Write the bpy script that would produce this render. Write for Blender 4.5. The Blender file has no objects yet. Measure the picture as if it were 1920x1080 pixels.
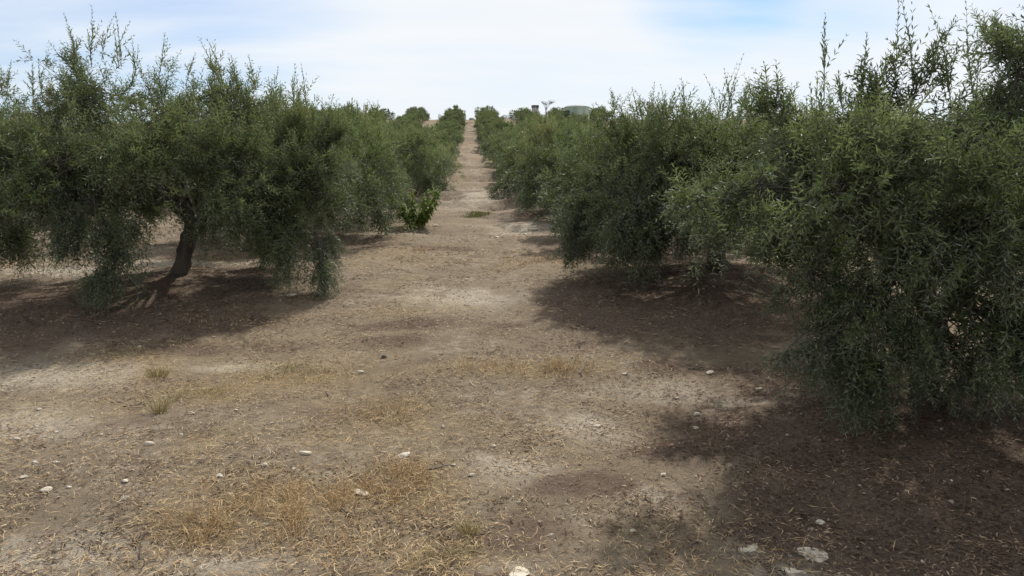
import bpy, math, random
import numpy as np
from mathutils import Matrix, Vector

# ------------------------------------------------------------------ camera
SC = bpy.context.scene
COL = SC.collection
CAM_Z = 3.2
FPX = 1450.0                      # focal length in photograph pixels (1920 wide)
PITCH = math.radians(-9.4)
YAW = math.radians(-2.9)          # turned a little right of the rows
cam_d = bpy.data.cameras.new('camera'); cam = bpy.data.objects.new('camera', cam_d); COL.objects.link(cam)
cam_d.sensor_width = 36.0; cam_d.lens = FPX / 1920 * 36
cam_d.clip_start = 0.1; cam_d.clip_end = 6000
cam.location = (0, 0, CAM_Z)
cam.rotation_euler = (math.radians(90) + PITCH, 0, YAW)
SC.camera = cam
CAM_R = np.array(Matrix.Rotation(YAW, 3, 'Z') @ Matrix.Rotation(math.radians(90) + PITCH, 3, 'X'))

# ------------------------------------------------------------------ sky and sun
SUN_EL = math.radians(49); SUN_AZ = math.radians(25)      # azimuth clockwise from +Y
w = bpy.data.worlds.new('World'); SC.world = w; w.use_nodes = True
nt = w.node_tree; nt.nodes.clear()
def N(tree, kind, **kw):
    n = tree.nodes.new(kind)
    for k, v in kw.items(): setattr(n, k, v)
    return n
out = N(nt, 'ShaderNodeOutputWorld')
sky = N(nt, 'ShaderNodeTexSky', sky_type='NISHITA', sun_disc=False)
sky.sun_elevation = SUN_EL; sky.sun_rotation = SUN_AZ
sky.air_density = 1.0; sky.dust_density = 0.6; sky.ozone_density = 1.5
bg1 = N(nt, 'ShaderNodeBackground'); bg1.inputs['Strength'].default_value = 0.13
bg2 = N(nt, 'ShaderNodeBackground'); bg2.inputs['Strength'].default_value = 0.99
mixs = N(nt, 'ShaderNodeMixShader')
tc = N(nt, 'ShaderNodeTexCoord')
sep = N(nt, 'ShaderNodeSeparateXYZ'); nt.links.new(tc.outputs['Generated'], sep.inputs[0])
zc = N(nt, 'ShaderNodeMath', operation='MAXIMUM'); nt.links.new(sep.outputs['Z'], zc.inputs[0]); zc.inputs[1].default_value = 0.0
za = N(nt, 'ShaderNodeMath', operation='ADD'); nt.links.new(zc.outputs[0], za.inputs[0]); za.inputs[1].default_value = 0.16
dx = N(nt, 'ShaderNodeMath', operation='DIVIDE'); nt.links.new(sep.outputs['X'], dx.inputs[0]); nt.links.new(za.outputs[0], dx.inputs[1])
dy = N(nt, 'ShaderNodeMath', operation='DIVIDE'); nt.links.new(sep.outputs['Y'], dy.inputs[0]); nt.links.new(za.outputs[0], dy.inputs[1])
cmb = N(nt, 'ShaderNodeCombineXYZ'); nt.links.new(dx.outputs[0], cmb.inputs[0]); nt.links.new(dy.outputs[0], cmb.inputs[1])
mp = N(nt, 'ShaderNodeMapping'); nt.links.new(cmb.outputs[0], mp.inputs[0])
mp.inputs['Rotation'].default_value = (0, 0, math.radians(-20)); mp.inputs['Scale'].default_value = (0.42, 1.0, 1); mp.inputs['Location'].default_value = (3.1, 1.7, 0)
cn = N(nt, 'ShaderNodeTexNoise'); nt.links.new(mp.outputs[0], cn.inputs['Vector'])
cn.inputs['Scale'].default_value = 0.9; cn.inputs['Detail'].default_value = 7; cn.inputs['Roughness'].default_value = 0.52
cr = N(nt, 'ShaderNodeMapRange'); nt.links.new(cn.outputs['Fac'], cr.inputs['Value'])
cr.inputs['From Min'].default_value = 0.30; cr.inputs['From Max'].default_value = 0.56
cr.inputs['To Min'].default_value = 0.78; cr.inputs['To Max'].default_value = 1.0
# softer shading inside the cloud sheet
cn2 = N(nt, 'ShaderNodeTexNoise'); nt.links.new(mp.outputs[0], cn2.inputs['Vector'])
cn2.inputs['Scale'].default_value = 2.3; cn2.inputs['Detail'].default_value = 5
ccol = N(nt, 'ShaderNodeMix', data_type='RGBA'); nt.links.new(cn2.outputs['Fac'], ccol.inputs[0])
ccol.inputs[6].default_value = (0.83, 0.90, 0.98, 1); ccol.inputs[7].default_value = (0.99, 1.0, 1.0, 1)
tw = N(nt, 'ShaderNodeMix', data_type='RGBA', blend_type='MULTIPLY'); tw.inputs[0].default_value = 1; tw.inputs[7].default_value = (.50, .72, 1.0, 1)
nt.links.new(sky.outputs[0], tw.inputs[6]); nt.links.new(tw.outputs[2], bg1.inputs[0]); nt.links.new(ccol.outputs[2], bg2.inputs[0])
# gap of blue in the sheet, high to the right of the lane
def ray(px, py):
    v = np.array([(px - 960) / FPX, -(py - 540) / FPX, -1.0]); v = CAM_R @ v
    return v / np.linalg.norm(v)
gaps = [(ray(1345, -70), 0.9915, 0.9992, 0.34), (ray(1560, -130), 0.988, 0.999, 0.24), (ray(60, 40), 0.92, 1.0, 0.36)]
fac = cr.outputs[0]
for g, a, b, s in gaps:
    dp = N(nt, 'ShaderNodeVectorMath', operation='DOT_PRODUCT'); nt.links.new(tc.outputs['Generated'], dp.inputs[0]); dp.inputs[1].default_value = tuple(g)
    mr = N(nt, 'ShaderNodeMapRange', interpolation_type='SMOOTHSTEP'); nt.links.new(dp.outputs['Value'], mr.inputs['Value'])
    mr.inputs['From Min'].default_value = a; mr.inputs['From Max'].default_value = b
    mr.inputs['To Min'].default_value = 0.0; mr.inputs['To Max'].default_value = s
    wob = N(nt, 'ShaderNodeMath', operation='MULTIPLY'); nt.links.new(mr.outputs[0], wob.inputs[0])
    w2 = N(nt, 'ShaderNodeMath', operation='MULTIPLY_ADD'); nt.links.new(cn2.outputs['Fac'], w2.inputs[0]); w2.inputs[1].default_value = -3.4; w2.inputs[2].default_value = 2.75
    nt.links.new(w2.outputs[0], wob.inputs[1])
    sb = N(nt, 'ShaderNodeMath', operation='SUBTRACT', use_clamp=True); nt.links.new(fac, sb.inputs[0]); nt.links.new(wob.outputs[0], sb.inputs[1])
    fac = sb.outputs[0]
nt.links.new(fac, mixs.inputs[0]); nt.links.new(bg1.outputs[0], mixs.inputs[1]); nt.links.new(bg2.outputs[0], mixs.inputs[2])
nt.links.new(mixs.outputs[0], out.inputs[0])

sun_d = bpy.data.lights.new('sun', 'SUN'); sun = bpy.data.objects.new('sun', sun_d); COL.objects.link(sun)
sun_d.energy = 5.0; sun_d.angle = math.radians(1.2); sun_d.color = (1.0, 0.95, 0.86)
sd = Vector((math.sin(SUN_AZ) * math.cos(SUN_EL), math.cos(SUN_AZ) * math.cos(SUN_EL), math.sin(SUN_EL)))
sun.rotation_euler = sd.to_track_quat('Z', 'Y').to_euler()
vs = SC.view_settings
vs.view_transform = 'Standard'; vs.look = 'None'; vs.gamma = 1; vs.use_curve_mapping = False; vs.exposure = 0.0

# ------------------------------------------------------------------ noise
_r = np.random.RandomState(7)
PERM = np.tile(_r.permutation(256), 3)
GRAD = np.stack([np.cos(np.arange(256) * 2.399), np.sin(np.arange(256) * 2.399)], 1)
def gnoise(x, y):
    xi = np.floor(x).astype(int); yi = np.floor(y).astype(int)
    xf = x - xi; yf = y - yi; xi &= 255; yi &= 255
    u = xf * xf * xf * (xf * (xf * 6 - 15) + 10); v = yf * yf * yf * (yf * (yf * 6 - 15) + 10)
    def g(a, b, p, q):
        h = PERM[PERM[a] + b]; gr = GRAD[h]
        return gr[..., 0] * p + gr[..., 1] * q
    n00 = g(xi, yi, xf, yf); n10 = g((xi + 1) & 255, yi, xf - 1, yf)
    n01 = g(xi, (yi + 1) & 255, xf, yf - 1); n11 = g((xi + 1) & 255, (yi + 1) & 255, xf - 1, yf - 1)
    return (n00 * (1 - u) + n10 * u) * (1 - v) + (n01 * (1 - u) + n11 * u) * v
def fbm(x, y, f=1.0, o=4, g=0.5):
    s = 0; a = 1.0
    for i in range(o):
        s = s + a * gnoise(x * f + 17.3 * i, y * f - 9.1 * i); f *= 2.03; a *= g
    return s
def sstep(x, a, b):
    t = np.clip((x - a) / (b - a), 0, 1); return t * t * (3 - 2 * t)

# ------------------------------------------------------------------ terrain
# height profile up the lane: (distance, row of the photograph where that ground shows)
PROF = [(5.2, 1080), (7.9, 812), (14.8, 534), (22, 452), (37, 382), (70, 322), (115, 290), (160, 262), (232, 227)]
py_ = np.array([p[0] for p in PROF], float)
pz_ = np.array([CAM_Z + p[0] * math.tan(-math.atan((p[1] - 540) / FPX) + PITCH) for p in PROF])
py_ = np.concatenate([[-60, -8, 0], py_, [262, 300, 380, 700, 3000]])
pz_ = np.concatenate([[-1.2, -.15, -.03], pz_, [pz_[-1] + 1.0, pz_[-1] - 1.5, pz_[-1] - 14, pz_[-1] - 70, pz_[-1] - 160]])
_m = np.gradient(pz_, py_)
def prof(Y):
    i = np.clip(np.searchsorted(py_, Y) - 1, 0, len(py_) - 2)
    h = py_[i + 1] - py_[i]; t = np.clip((Y - py_[i]) / h, 0, 1)
    return ((2*t**3 - 3*t**2 + 1) * pz_[i] + (t**3 - 2*t**2 + t) * h * _m[i]
            + (-2*t**3 + 3*t**2) * pz_[i+1] + (t**3 - t**2) * h * _m[i+1])
XR, XL, PX = 4.85, -5.55, 10.4
rows_x = [XL - PX*k for k in range(9, 0, -1)] + [XL, XR] + [XR + PX*k for k in range(1, 16)]
rng0 = np.random.RandomState(11)
L1 = (-5.62, 14.9); R1 = (4.95, 7.95); R2 = (4.85, 14.9)
TREES = []                                  # (x, y, row index relative to the lane, number in the row)
for rx in rows_x:
    side = 1 if rx > 0 else -1
    row = int(round((abs(rx) - (XR if side > 0 else -XL)) / PX)) + 1
    for k in range(0, 33):
        y = 7.9 + 7.0 * k
        jx, jy = rng0.uniform(-.3, .3), rng0.uniform(-.5, .5)
        if side < 0 and row == 1 and y < 50: jx += .5
        jx -= side * .75 * min(max((y - 30) / 150, 0), 1)
        if row == 1 and side > 0 and k == 0: p = R1
        elif row == 1 and side > 0 and k == 1: p = R2
        elif row == 1 and side < 0 and k == 0: continue
        elif row == 1 and side < 0 and k == 1: p = L1
        else: p = (rx + jx, y + jy)
        TREES.append((p[0], p[1], side * row, k + 1))
TA = np.array([(t[0], t[1]) for t in TREES])
MR = np.random.RandomState(3).uniform(.7, 1.2, len(TREES))
def tree_fields(X, Y):
    """mound height and litter cover around the trees"""
    X = np.asarray(X, float); Y = np.asarray(Y, float)
    m = np.zeros_like(X); lit = np.zeros_like(X)
    sh = X.shape; Xf, Yf = X.ravel(), Y.ravel(); m = m.ravel(); lit = lit.ravel()
    for (tx, ty), s in zip(TA, MR):
        sel = np.nonzero((np.abs(Xf - tx) < 5) & (np.abs(Yf - ty) < 5))[0]
        if len(sel) == 0: continue
        d2 = (Xf[sel] - tx)**2 + (Yf[sel] - ty)**2
        m[sel] = np.maximum(m[sel], .26 * s * np.exp(-d2 / 2.2))
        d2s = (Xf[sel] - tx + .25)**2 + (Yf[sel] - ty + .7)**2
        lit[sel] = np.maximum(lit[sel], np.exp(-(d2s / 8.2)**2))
    return m.reshape(sh), lit.reshape(sh)
def ground(X, Y):
    X = np.asarray(X, float); Y = np.asarray(Y, float)
    z = prof(Y)
    far = sstep(Y, 60, 230)
    z = z - far * (0.00009 * np.maximum(X - 110, 0)**2 * 2.0 + 0.00016 * np.maximum(-X - 15, 0)**2)
    z = z + fbm(X, Y, .05, 2) * sstep(Y, 25, 80) * .5
    z = z + fbm(X + 31, Y, .22, 3) * .16 + fbm(X, Y + 5, 1.1, 2) * .035
    # cross ridges left by tilling between the trees, plainer further up
    rip = np.sin((Y + 3.5 * fbm(X, Y, .06, 3)) * 2 * math.pi / 7.0 + 1.0) * .6 + np.sin((Y + X * .12) * 2 * math.pi / 3.1) * .3
    z = z + rip * (.03 + .42 * sstep(Y, 18, 75)) + sstep(np.sin((Y + 3.2 * fbm(X + 7, Y, .09, 3)) * 2 * math.pi / 4.3), .2, .75) * .24 * sstep(Y, 16, 36)
    # shallow wheel ruts
    z = z - .035 * (np.exp(-((X + 1.35 + .3 * np.sin(Y * .13)) / .35)**2) + np.exp(-((X - .75 + .3 * np.sin(Y * .13)) / .35)**2))
    m, _ = tree_fields(X, Y)
    return z + m
def gz(x, y): return float(ground(np.array([x]), np.array([y]))[0])
def hit(px, py):
    """point of the ground that a photograph pixel shows"""
    d = ray(px, py); t = np.linspace(3, 320, 6000)
    P = np.array([0, 0, CAM_Z])[None] + t[:, None] * d[None]
    h = P[:, 2] - ground(P[:, 0], P[:, 1])
    i = int(np.argmax(h < 0)) if (h < 0).any() else len(t) - 1
    a = max(i - 1, 0); f = h[a] / (h[a] - h[i] + 1e-9); tt = t[a] + (t[i] - t[a]) * f
    p = np.array([0, 0, CAM_Z]) + tt * d
    return float(p[0]), float(p[1])
def project(x, y, z):
    v = CAM_R.T @ np.array([x, y, z - CAM_Z])
    return 960 + FPX * v[0] / -v[2], 540 - FPX * v[1] / -v[2]
def pxscale(x, y, z):
    v = CAM_R.T @ np.array([x, y, z - CAM_Z]); return FPX / -v[2]

# ------------------------------------------------------------------ tagging and mesh helpers
def tag(o, label=None, cat=None, group=None, kind=None):
    if label: o['label'] = label
    if cat: o['category'] = cat
    if group: o['group'] = group
    if kind: o['kind'] = kind
    return o
def empty(name, loc, rz=0, sc=1):
    o = bpy.data.objects.new(name, None); COL.objects.link(o)
    o.location = loc; o.rotation_euler = (0, 0, rz); o.scale = (sc, sc, sc); o.empty_display_size = .3
    return o
def link(name, me, parent=None, loc=None):
    o = bpy.data.objects.new(name, me); COL.objects.link(o)
    if parent: o.parent = parent
    if loc is not None: o.location = loc
    return o
def mesh_np(name, V, quads, mats, mat_idx=None, tint=None, tris=None, smooth=False):
    me = bpy.data.meshes.new(name)
    V = np.asarray(V, np.float32)
    nq = 0 if quads is None else len(quads); ntri = 0 if tris is None else len(tris)
    me.vertices.add(len(V)); me.vertices.foreach_set('co', V.ravel())
    li = []
    if nq: li.append(np.asarray(quads, np.int32).ravel())
    if ntri: li.append(np.asarray(tris, np.int32).ravel())
    li = np.concatenate(li); me.loops.add(len(li)); me.loops.foreach_set('vertex_index', li)
    st = np.concatenate([np.arange(nq) * 4, nq * 4 + np.arange(ntri) * 3]).astype(np.int32)
    me.polygons.add(nq + ntri); me.polygons.foreach_set('loop_start', st)
    me.polygons.foreach_set('loop_total', np.concatenate([np.full(nq, 4), np.full(ntri, 3)]).astype(np.int32))
    for m in mats: me.materials.append(m)
    if mat_idx is not None: me.polygons.foreach_set('material_index', np.asarray(mat_idx, np.int32))
    me.polygons.foreach_set('use_smooth', np.full(nq + ntri, smooth))
    me.update(calc_edges=True)
    if tint is not None:
        a = me.attributes.new('tint', 'FLOAT', 'FACE'); a.data.foreach_set('value', np.asarray(tint, np.float32))
    return me
def nrm(v): return v / np.maximum(np.linalg.norm(v, axis=-1, keepdims=True), 1e-9)
def tubes(P, R, sides):
    """P (n,k,3) polylines, R (n,k) radii -> V, quads (open tubes, tips closed by tiny radius)"""
    n, k, _ = P.shape
    T = nrm(np.gradient(P, axis=1))
    ref = np.where(np.abs(T[..., 2:3]) > .9, np.array([1., 0, 0]), np.array([0, 0, 1.]))
    ref = np.broadcast_to(ref[:, :1], ref.shape)
    A = nrm(np.cross(T, ref)); B = np.cross(T, A)
    th = np.arange(sides) * 2 * math.pi / sides
    V = P[:, :, None] + R[:, :, None, None] * (np.cos(th)[None, None, :, None] * A[:, :, None] + np.sin(th)[None, None, :, None] * B[:, :, None])
    V = V.reshape(-1, 3)
    i = np.arange(n)[:, None, None]; j = np.arange(k - 1)[None, :, None]; s = np.arange(sides)[None, None, :]
    b = (i * k + j) * sides; s2 = (s + 1) % sides
    Q = np.stack([b + s, b + s2, b + sides + s2, b + sides + s], -1).reshape(-1, 4)
    return V, Q
def joinp(parts):
    """parts: list of (V, Q, matidx, tint array)"""
    Vs, Qs, Ms, Ts = [], [], [], []; off = 0
    for V, Q, m, t in parts:
        Vs.append(V); Qs.append(Q + off); off += len(V)
        Ms.append(np.full(len(Q), m)); Ts.append(t if t is not None else np.full(len(Q), .5))
    return np.concatenate(Vs), np.concatenate(Qs), np.concatenate(Ms), np.concatenate(Ts)

# ------------------------------------------------------------------ materials
def newmat(name):
    m = bpy.data.materials.new(name); m.use_nodes = True; m.node_tree.nodes.clear()
    o = N(m.node_tree, 'ShaderNodeOutputMaterial'); return m, m.node_tree, o
def ramp(t, src, stops):
    r = N(t, 'ShaderNodeValToRGB'); t.links.new(src, r.inputs[0])
    el = r.color_ramp.elements
    while len(el) < len(stops): el.new(.5)
    for e, (p, c) in zip(el, stops): e.position = p; e.color = (*c, 1)
    return r.outputs[0]
def leaf_mat(name, top_stops, under, trans=.22, rough=.5, under_amt=.75):
    m, t, o = newmat(name)
    at = N(t, 'ShaderNodeAttribute', attribute_name='tint')
    oi = N(t, 'ShaderNodeObjectInfo')
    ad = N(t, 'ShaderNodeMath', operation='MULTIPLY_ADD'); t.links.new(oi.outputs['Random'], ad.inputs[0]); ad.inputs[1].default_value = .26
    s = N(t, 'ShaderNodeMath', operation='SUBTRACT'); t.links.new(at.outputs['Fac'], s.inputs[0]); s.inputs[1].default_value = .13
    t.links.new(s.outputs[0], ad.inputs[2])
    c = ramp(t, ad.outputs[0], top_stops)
    ge = N(t, 'ShaderNodeNewGeometry')
    k = N(t, 'ShaderNodeMath', operation='MULTIPLY'); t.links.new(ge.outputs['Backfacing'], k.inputs[0]); k.inputs[1].default_value = under_amt
    mx = N(t, 'ShaderNodeMix', data_type='RGBA'); t.links.new(k.outputs[0], mx.inputs[0]); t.links.new(c, mx.inputs[6]); mx.inputs[7].default_value = (*under, 1)
    b = N(t, 'ShaderNodeBsdfPrincipled'); t.links.new(mx.outputs[2], b.inputs['Base Color']); b.inputs['Roughness'].default_value = rough
    b.inputs['Specular IOR Level'].default_value = .28
    tr = N(t, 'ShaderNodeBsdfTranslucent')
    hs = N(t, 'ShaderNodeHueSaturation'); t.links.new(c, hs.inputs['Color']); hs.inputs['Saturation'].default_value = 1.25; hs.inputs['Value'].default_value = 1.5
    t.links.new(hs.outputs[0], tr.inputs[0])
    ms = N(t, 'ShaderNodeMixShader'); ms.inputs[0].default_value = trans
    t.links.new(b.outputs[0], ms.inputs[1]); t.links.new(tr.outputs[0], ms.inputs[2]); t.links.new(ms.outputs[0], o.inputs[0])
    return m
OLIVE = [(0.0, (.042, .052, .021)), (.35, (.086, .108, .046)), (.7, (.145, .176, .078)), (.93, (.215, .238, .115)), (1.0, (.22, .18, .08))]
M_LEAF = leaf_mat('olive_leaf', OLIVE, (.21, .24, .175), trans=.30, rough=.55, under_amt=.6)
M_FIG = leaf_mat('broad_leaf', [(0, (.06, .09, .018)), (.5, (.125, .175, .036)), (1, (.23, .27, .075))], (.13, .19, .07), .3, .7, .4)
M_SHRUB = leaf_mat('shrub_leaf', [(0, (.06, .055, .05)), (1, (.12, .11, .08))], (.12, .12, .1), .1)
def litter_mat(name, stops, rough=.85):
    m, t, o = newmat(name)
    at = N(t, 'ShaderNodeAttribute', attribute_name='tint')
    b = N(t, 'ShaderNodeBsdfPrincipled'); t.links.new(ramp(t, at.outputs['Fac'], stops), b.inputs['Base Color'])
    b.inputs['Roughness'].default_value = rough; b.inputs['Specular IOR Level'].default_value = .1
    t.links.new(b.outputs[0], o.inputs[0]); return m
M_LITTER = litter_mat('dry_leaf', [(0, (.035, .024, .018)), (.3, (.095, .068, .048)), (.6, (.19, .125, .085)), (.85, (.29, .205, .13)), (1, (.42, .33, .22))], .9)
M_STRAW = litter_mat('dry_grass', [(0, (.14, .085, .04)), (.35, (.36, .235, .12)), (.7, (.48, .34, .18)), (1, (.56, .45, .28))])
M_GREYGRASS = litter_mat('yellow_green_grass', [(0, (.15, .12, .05)), (.5, (.33, .27, .13)), (1, (.46, .39, .23))])
M_GREEN = litter_mat('green_grass', [(0, (.13, .14, .04)), (1, (.33, .33, .14))])
def bark_mat(name, c0, c1, scale=9, bump=.6):
    m, t, o = newmat(name)
    tcn = N(t, 'ShaderNodeTexCoord'); mpn = N(t, 'ShaderNodeMapping'); t.links.new(tcn.outputs['Object'], mpn.inputs[0]); mpn.inputs['Scale'].default_value = (1, 1, .28)
    n = N(t, 'ShaderNodeTexNoise'); t.links.new(mpn.outputs[0], n.inputs['Vector']); n.inputs['Scale'].default_value = scale; n.inputs['Detail'].default_value = 8; n.inputs['Roughness'].default_value = .65
    b = N(t, 'ShaderNodeBsdfPrincipled'); t.links.new(ramp(t, n.outputs['Fac'], [(.3, c0), (.7, c1)]), b.inputs['Base Color']); b.inputs['Roughness'].default_value = .9
    bp = N(t, 'ShaderNodeBump'); bp.inputs['Strength'].default_value = bump; bp.inputs['Distance'].default_value = .05; t.links.new(n.outputs['Fac'], bp.inputs['Height']); t.links.new(bp.outputs[0], b.inputs['Normal'])
    t.links.new(b.outputs[0], o.inputs[0]); return m
M_BARK = bark_mat('olive_bark', (.035, .028, .022), (.12, .10, .08))
M_TWIG = bark_mat('twig_bark', (.05, .043, .033), (.10, .088, .068), 20)
M_STICK = bark_mat('bleached_wood', (.34, .29, .23), (.60, .54, .45), 30, .3)
M_DSTICK = bark_mat('weathered_wood', (.08, .062, .05), (.20, .16, .13), 30, .3)
M_STONE = bark_mat('pale_limestone', (.33, .28, .215), (.66, .59, .48), 3, .6)
M_DSTONE = bark_mat('dark_stone', (.04, .035, .03), (.09, .08, .07), 14, .5)
M_CLOD = bark_mat('dry_clay', (.14, .11, .08), (.34, .28, .21), 2.5, .5)

def ground_mat():
    m, t, o = newmat('dry_soil')
    tcn = N(t, 'ShaderNodeTexCoord'); V = tcn.outputs['Object']
    def noise(s, d=6, r=.6, vec=None, dist=0):
        n = N(t, 'ShaderNodeTexNoise'); t.links.new(vec or V, n.inputs['Vector']); n.inputs['Scale'].default_value = s
        n.inputs['Detail'].default_value = d; n.inputs['Roughness'].default_value = r; n.inputs['Distortion'].default_value = dist
        return n.outputs['Fac']
    def mr(v, a, b, c=0, d=1):
        n = N(t, 'ShaderNodeMapRange'); t.links.new(v, n.inputs['Value'])
        for k, x in (('From Min', a), ('From Max', b), ('To Min', c), ('To Max', d)): n.inputs[k].default_value = x
        return n.outputs[0]
    def op(f, a, b):
        n = N(t, 'ShaderNodeMath', operation=f, use_clamp=True)
        for i, x in enumerate((a, b)):
            if isinstance(x, (int, float)): n.inputs[i].default_value = x
            else: t.links.new(x, n.inputs[i])
        return n.outputs[0]
    def addf(a, b):
        n = N(t, 'ShaderNodeMath', operation='ADD'); t.links.new(a, n.inputs[0]); t.links.new(b, n.inputs[1]); return n.outputs[0]
    def mix(f, a, b):
        n = N(t, 'ShaderNodeMix', data_type='RGBA')
        t.links.new(f, n.inputs[0]) if not isinstance(f, float) else setattr(n.inputs[0], 'default_value', f)
        for i, x in ((6, a), (7, b)):
            if isinstance(x, tuple): n.inputs[i].default_value = (*x, 1)
            else: t.links.new(x, n.inputs[i])
        return n.outputs[2]
    zone = N(t, 'ShaderNodeAttribute', attribute_name='zones'); sp = N(t, 'ShaderNodeSeparateColor'); t.links.new(zone.outputs['Color'], sp.inputs[0])
    lit, straw, pale = sp.outputs[0], sp.outputs[1], sp.outputs[2]
    fine = noise(28, 8, .7); mid = noise(5.5, 7, .65, dist=.3); big = noise(.9, 5, .6); grain = noise(95, 4, .75)
    base = mix(mr(mid, .32, .68), (.160, .122, .084), (.285, .225, .158))
    base = mix(mr(fine, .38, .66), base, (.19, .152, .108))
    # pale crusted clay showing through
    pm = op('ADD', mr(mid, .50, .72), op('MULTIPLY', pale, .95)); pm = op('MULTIPLY', pm, mr(fine, .35, .62))
    pm = op('MULTIPLY', pm, op('ADD', mr(big, .42, .6), op('MULTIPLY', pale, .8)))
    base = mix(pm, base, (.54, .48, .39))
    # straw matting
    sm = op('MULTIPLY', straw, mr(mid, .35, .6, .25, .9)); base = mix(sm, base, (.25, .18, .095))
    # leaf litter and shade painted with it, brown with a purple cast
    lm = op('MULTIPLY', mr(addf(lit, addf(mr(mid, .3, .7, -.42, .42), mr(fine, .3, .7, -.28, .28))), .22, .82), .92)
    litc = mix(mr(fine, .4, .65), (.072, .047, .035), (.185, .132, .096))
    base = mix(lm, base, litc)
    # dark specks and thin scraps
    sk = mr(grain, .60, .72); base = mix(op('MULTIPLY', sk, .7), base, (.09, .065, .048))
    sk2 = mr(grain, .40, .30); base = mix(op('MULTIPLY', sk2, .35), base, (.36, .31, .24))
    b = N(t, 'ShaderNodeBsdfPrincipled'); t.links.new(base, b.inputs['Base Color']); b.inputs['Roughness'].default_value = .95; b.inputs['Specular IOR Level'].default_value = .15
    h = op('ADD', op('MULTIPLY', fine, .35), op('MULTIPLY', mid, .6))
    bp = N(t, 'ShaderNodeBump'); bp.inputs['Strength'].default_value = 1.0; bp.inputs['Distance'].default_value = .11; t.links.new(h, bp.inputs['Height'])
    bp2 = N(t, 'ShaderNodeBump'); bp2.inputs['Strength'].default_value = .6; bp2.inputs['Distance'].default_value = .012; t.links.new(grain, bp2.inputs['Height']); t.links.new(bp.outputs[0], bp2.inputs['Normal'])
    t.links.new(bp2.outputs[0], b.inputs['Normal']); t.links.new(b.outputs[0], o.inputs[0])
    return m
M_GROUND = ground_mat()

# ------------------------------------------------------------------ patches of dry grass and bare clay, named by where the photograph shows them
# (px, py, rx, ry, kind, strength)
PATCH_PX = [(390, 985, 110, 60, 's', 1), (560, 960, 150, 70, 's', 1), (740, 915, 110, 60, 's', 1), (640, 1030, 120, 50, 's', .8), (830, 1050, 90, 60, 'y', .9), (470, 900, 150, 40, 's', .6),
            (560, 703, 110, 24, 'y', 1), (380, 738, 90, 22, 'y', .8), (1050, 692, 100, 20, 's', 1), (910, 690, 90, 16, 's', .8), (295, 700, 25, 20, 's', .8),
            (720, 775, 110, 30, 's', .7), (900, 800, 60, 20, 'y', .5), (700, 820, 160, 30, 'y', .4), (400, 830, 60, 40, 'y', .5), (450, 600, 120, 25, 'y', .5), (420, 640, 160, 20, 'y', .5),
            (700, 590, 60, 20, 's', .4), (1000, 490, 90, 10, 's', .6), (800, 470, 120, 12, 's', .4), (430, 486, 70, 8, 'y', .8), (250, 660, 80, 20, 'y', .5), (940, 625, 60, 14, 's', .35)]
PALE_PX = [(130, 700, 160, 25), (60, 800, 120, 40), (1400, 760, 110, 30), (1250, 740, 120, 25), (430, 690, 110, 10), (1110, 800, 70, 30), (960, 880, 70, 25), (430, 1055, 200, 30), (100, 1040, 150, 40),
           (1230, 925, 70, 25), (870, 560, 120, 20), (1350, 500, 50, 12), (880, 370, 60, 20), (985, 435, 60, 8), (60, 565, 60, 8), (120, 510, 150, 10), (1395, 1032, 45, 14), (1530, 1035, 60, 22), (1490, 1074, 60, 12), (960, 1074, 60, 12), (380, 495, 200, 8)]
def to_world(px, py, rx, ry):
    cx, cy = hit(px, py); ax, _ = hit(px + rx, py); _, by = hit(px, py - ry); _, by2 = hit(px, min(py + ry, 1090))
    return cx, cy, abs(ax - cx) + .05, max(abs(by - by2) / 2, .15)
PATCH = [(*to_world(*p[:4]), p[4], p[5]) for p in PATCH_PX]
PALE = [to_world(*p) for p in PALE_PX]
def field(X, Y, kinds):
    f = np.zeros_like(X)
    for cx, cy, rx, ry, k, s in PATCH:
        if k in kinds: f = np.maximum(f, s * np.exp(-(((X - cx) / rx)**2 + ((Y - cy) / ry)**2)**1.3 * .8))
    return f
def palef(X, Y):
    f = np.zeros_like(X)
    for cx, cy, rx, ry in PALE: f = np.maximum(f, np.exp(-(((X - cx) / rx)**2 + ((Y - cy) / ry)**2)))
    return f

# ------------------------------------------------------------------ ground sheet
def axis(lo, f0, f1, hi, step, g):
    a = list(np.arange(f0, f1, step)); s = step
    while a[-1] < hi: s *= g; a.append(a[-1] + s)
    s = step
    while a[0] > lo: s *= g; a.insert(0, a[0] - s)
    return np.array(a)
gx = axis(-1500, -8.0, 7.5, 1500, .092, 1.06)
gy = axis(-200, 4.2, 16, 3000, .085, 1.016)
GX, GY = np.meshgrid(gx, gy)
GZ = ground(GX, GY)
nx, ny = len(gx), len(gy)
ii, jj = np.meshgrid(np.arange(nx - 1), np.arange(ny - 1)); b0 = (jj * nx + ii).ravel()
me = mesh_np('ground', np.stack([GX, GY, GZ], -1).reshape(-1, 3), np.stack([b0, b0 + 1, b0 + nx + 1, b0 + nx], 1), [M_GROUND], smooth=True)
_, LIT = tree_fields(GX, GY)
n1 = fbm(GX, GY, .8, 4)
LITTER_SHADE_PX = [(1000, 1000, 60, 45), (1080, 905, 130, 26), (740, 640, 100, 16), (430, 655, 160, 14), (850, 466, 60, 6), (1180, 585, 270, 62), (220, 600, 300, 60), (1650, 960, 300, 110), (720, 612, 90, 12), (960, 1010, 60, 40)]  # dark litter tint, also painting shade where the big crowns cast shadows
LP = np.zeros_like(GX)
for p in LITTER_SHADE_PX:
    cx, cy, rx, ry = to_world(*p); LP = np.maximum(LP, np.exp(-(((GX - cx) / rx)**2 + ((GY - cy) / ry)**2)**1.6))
BAND = sstep(fbm(GX * .22 + 5, GY * .9, .55, 4), .08, .4) * sstep(GY, 16, 34)
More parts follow.
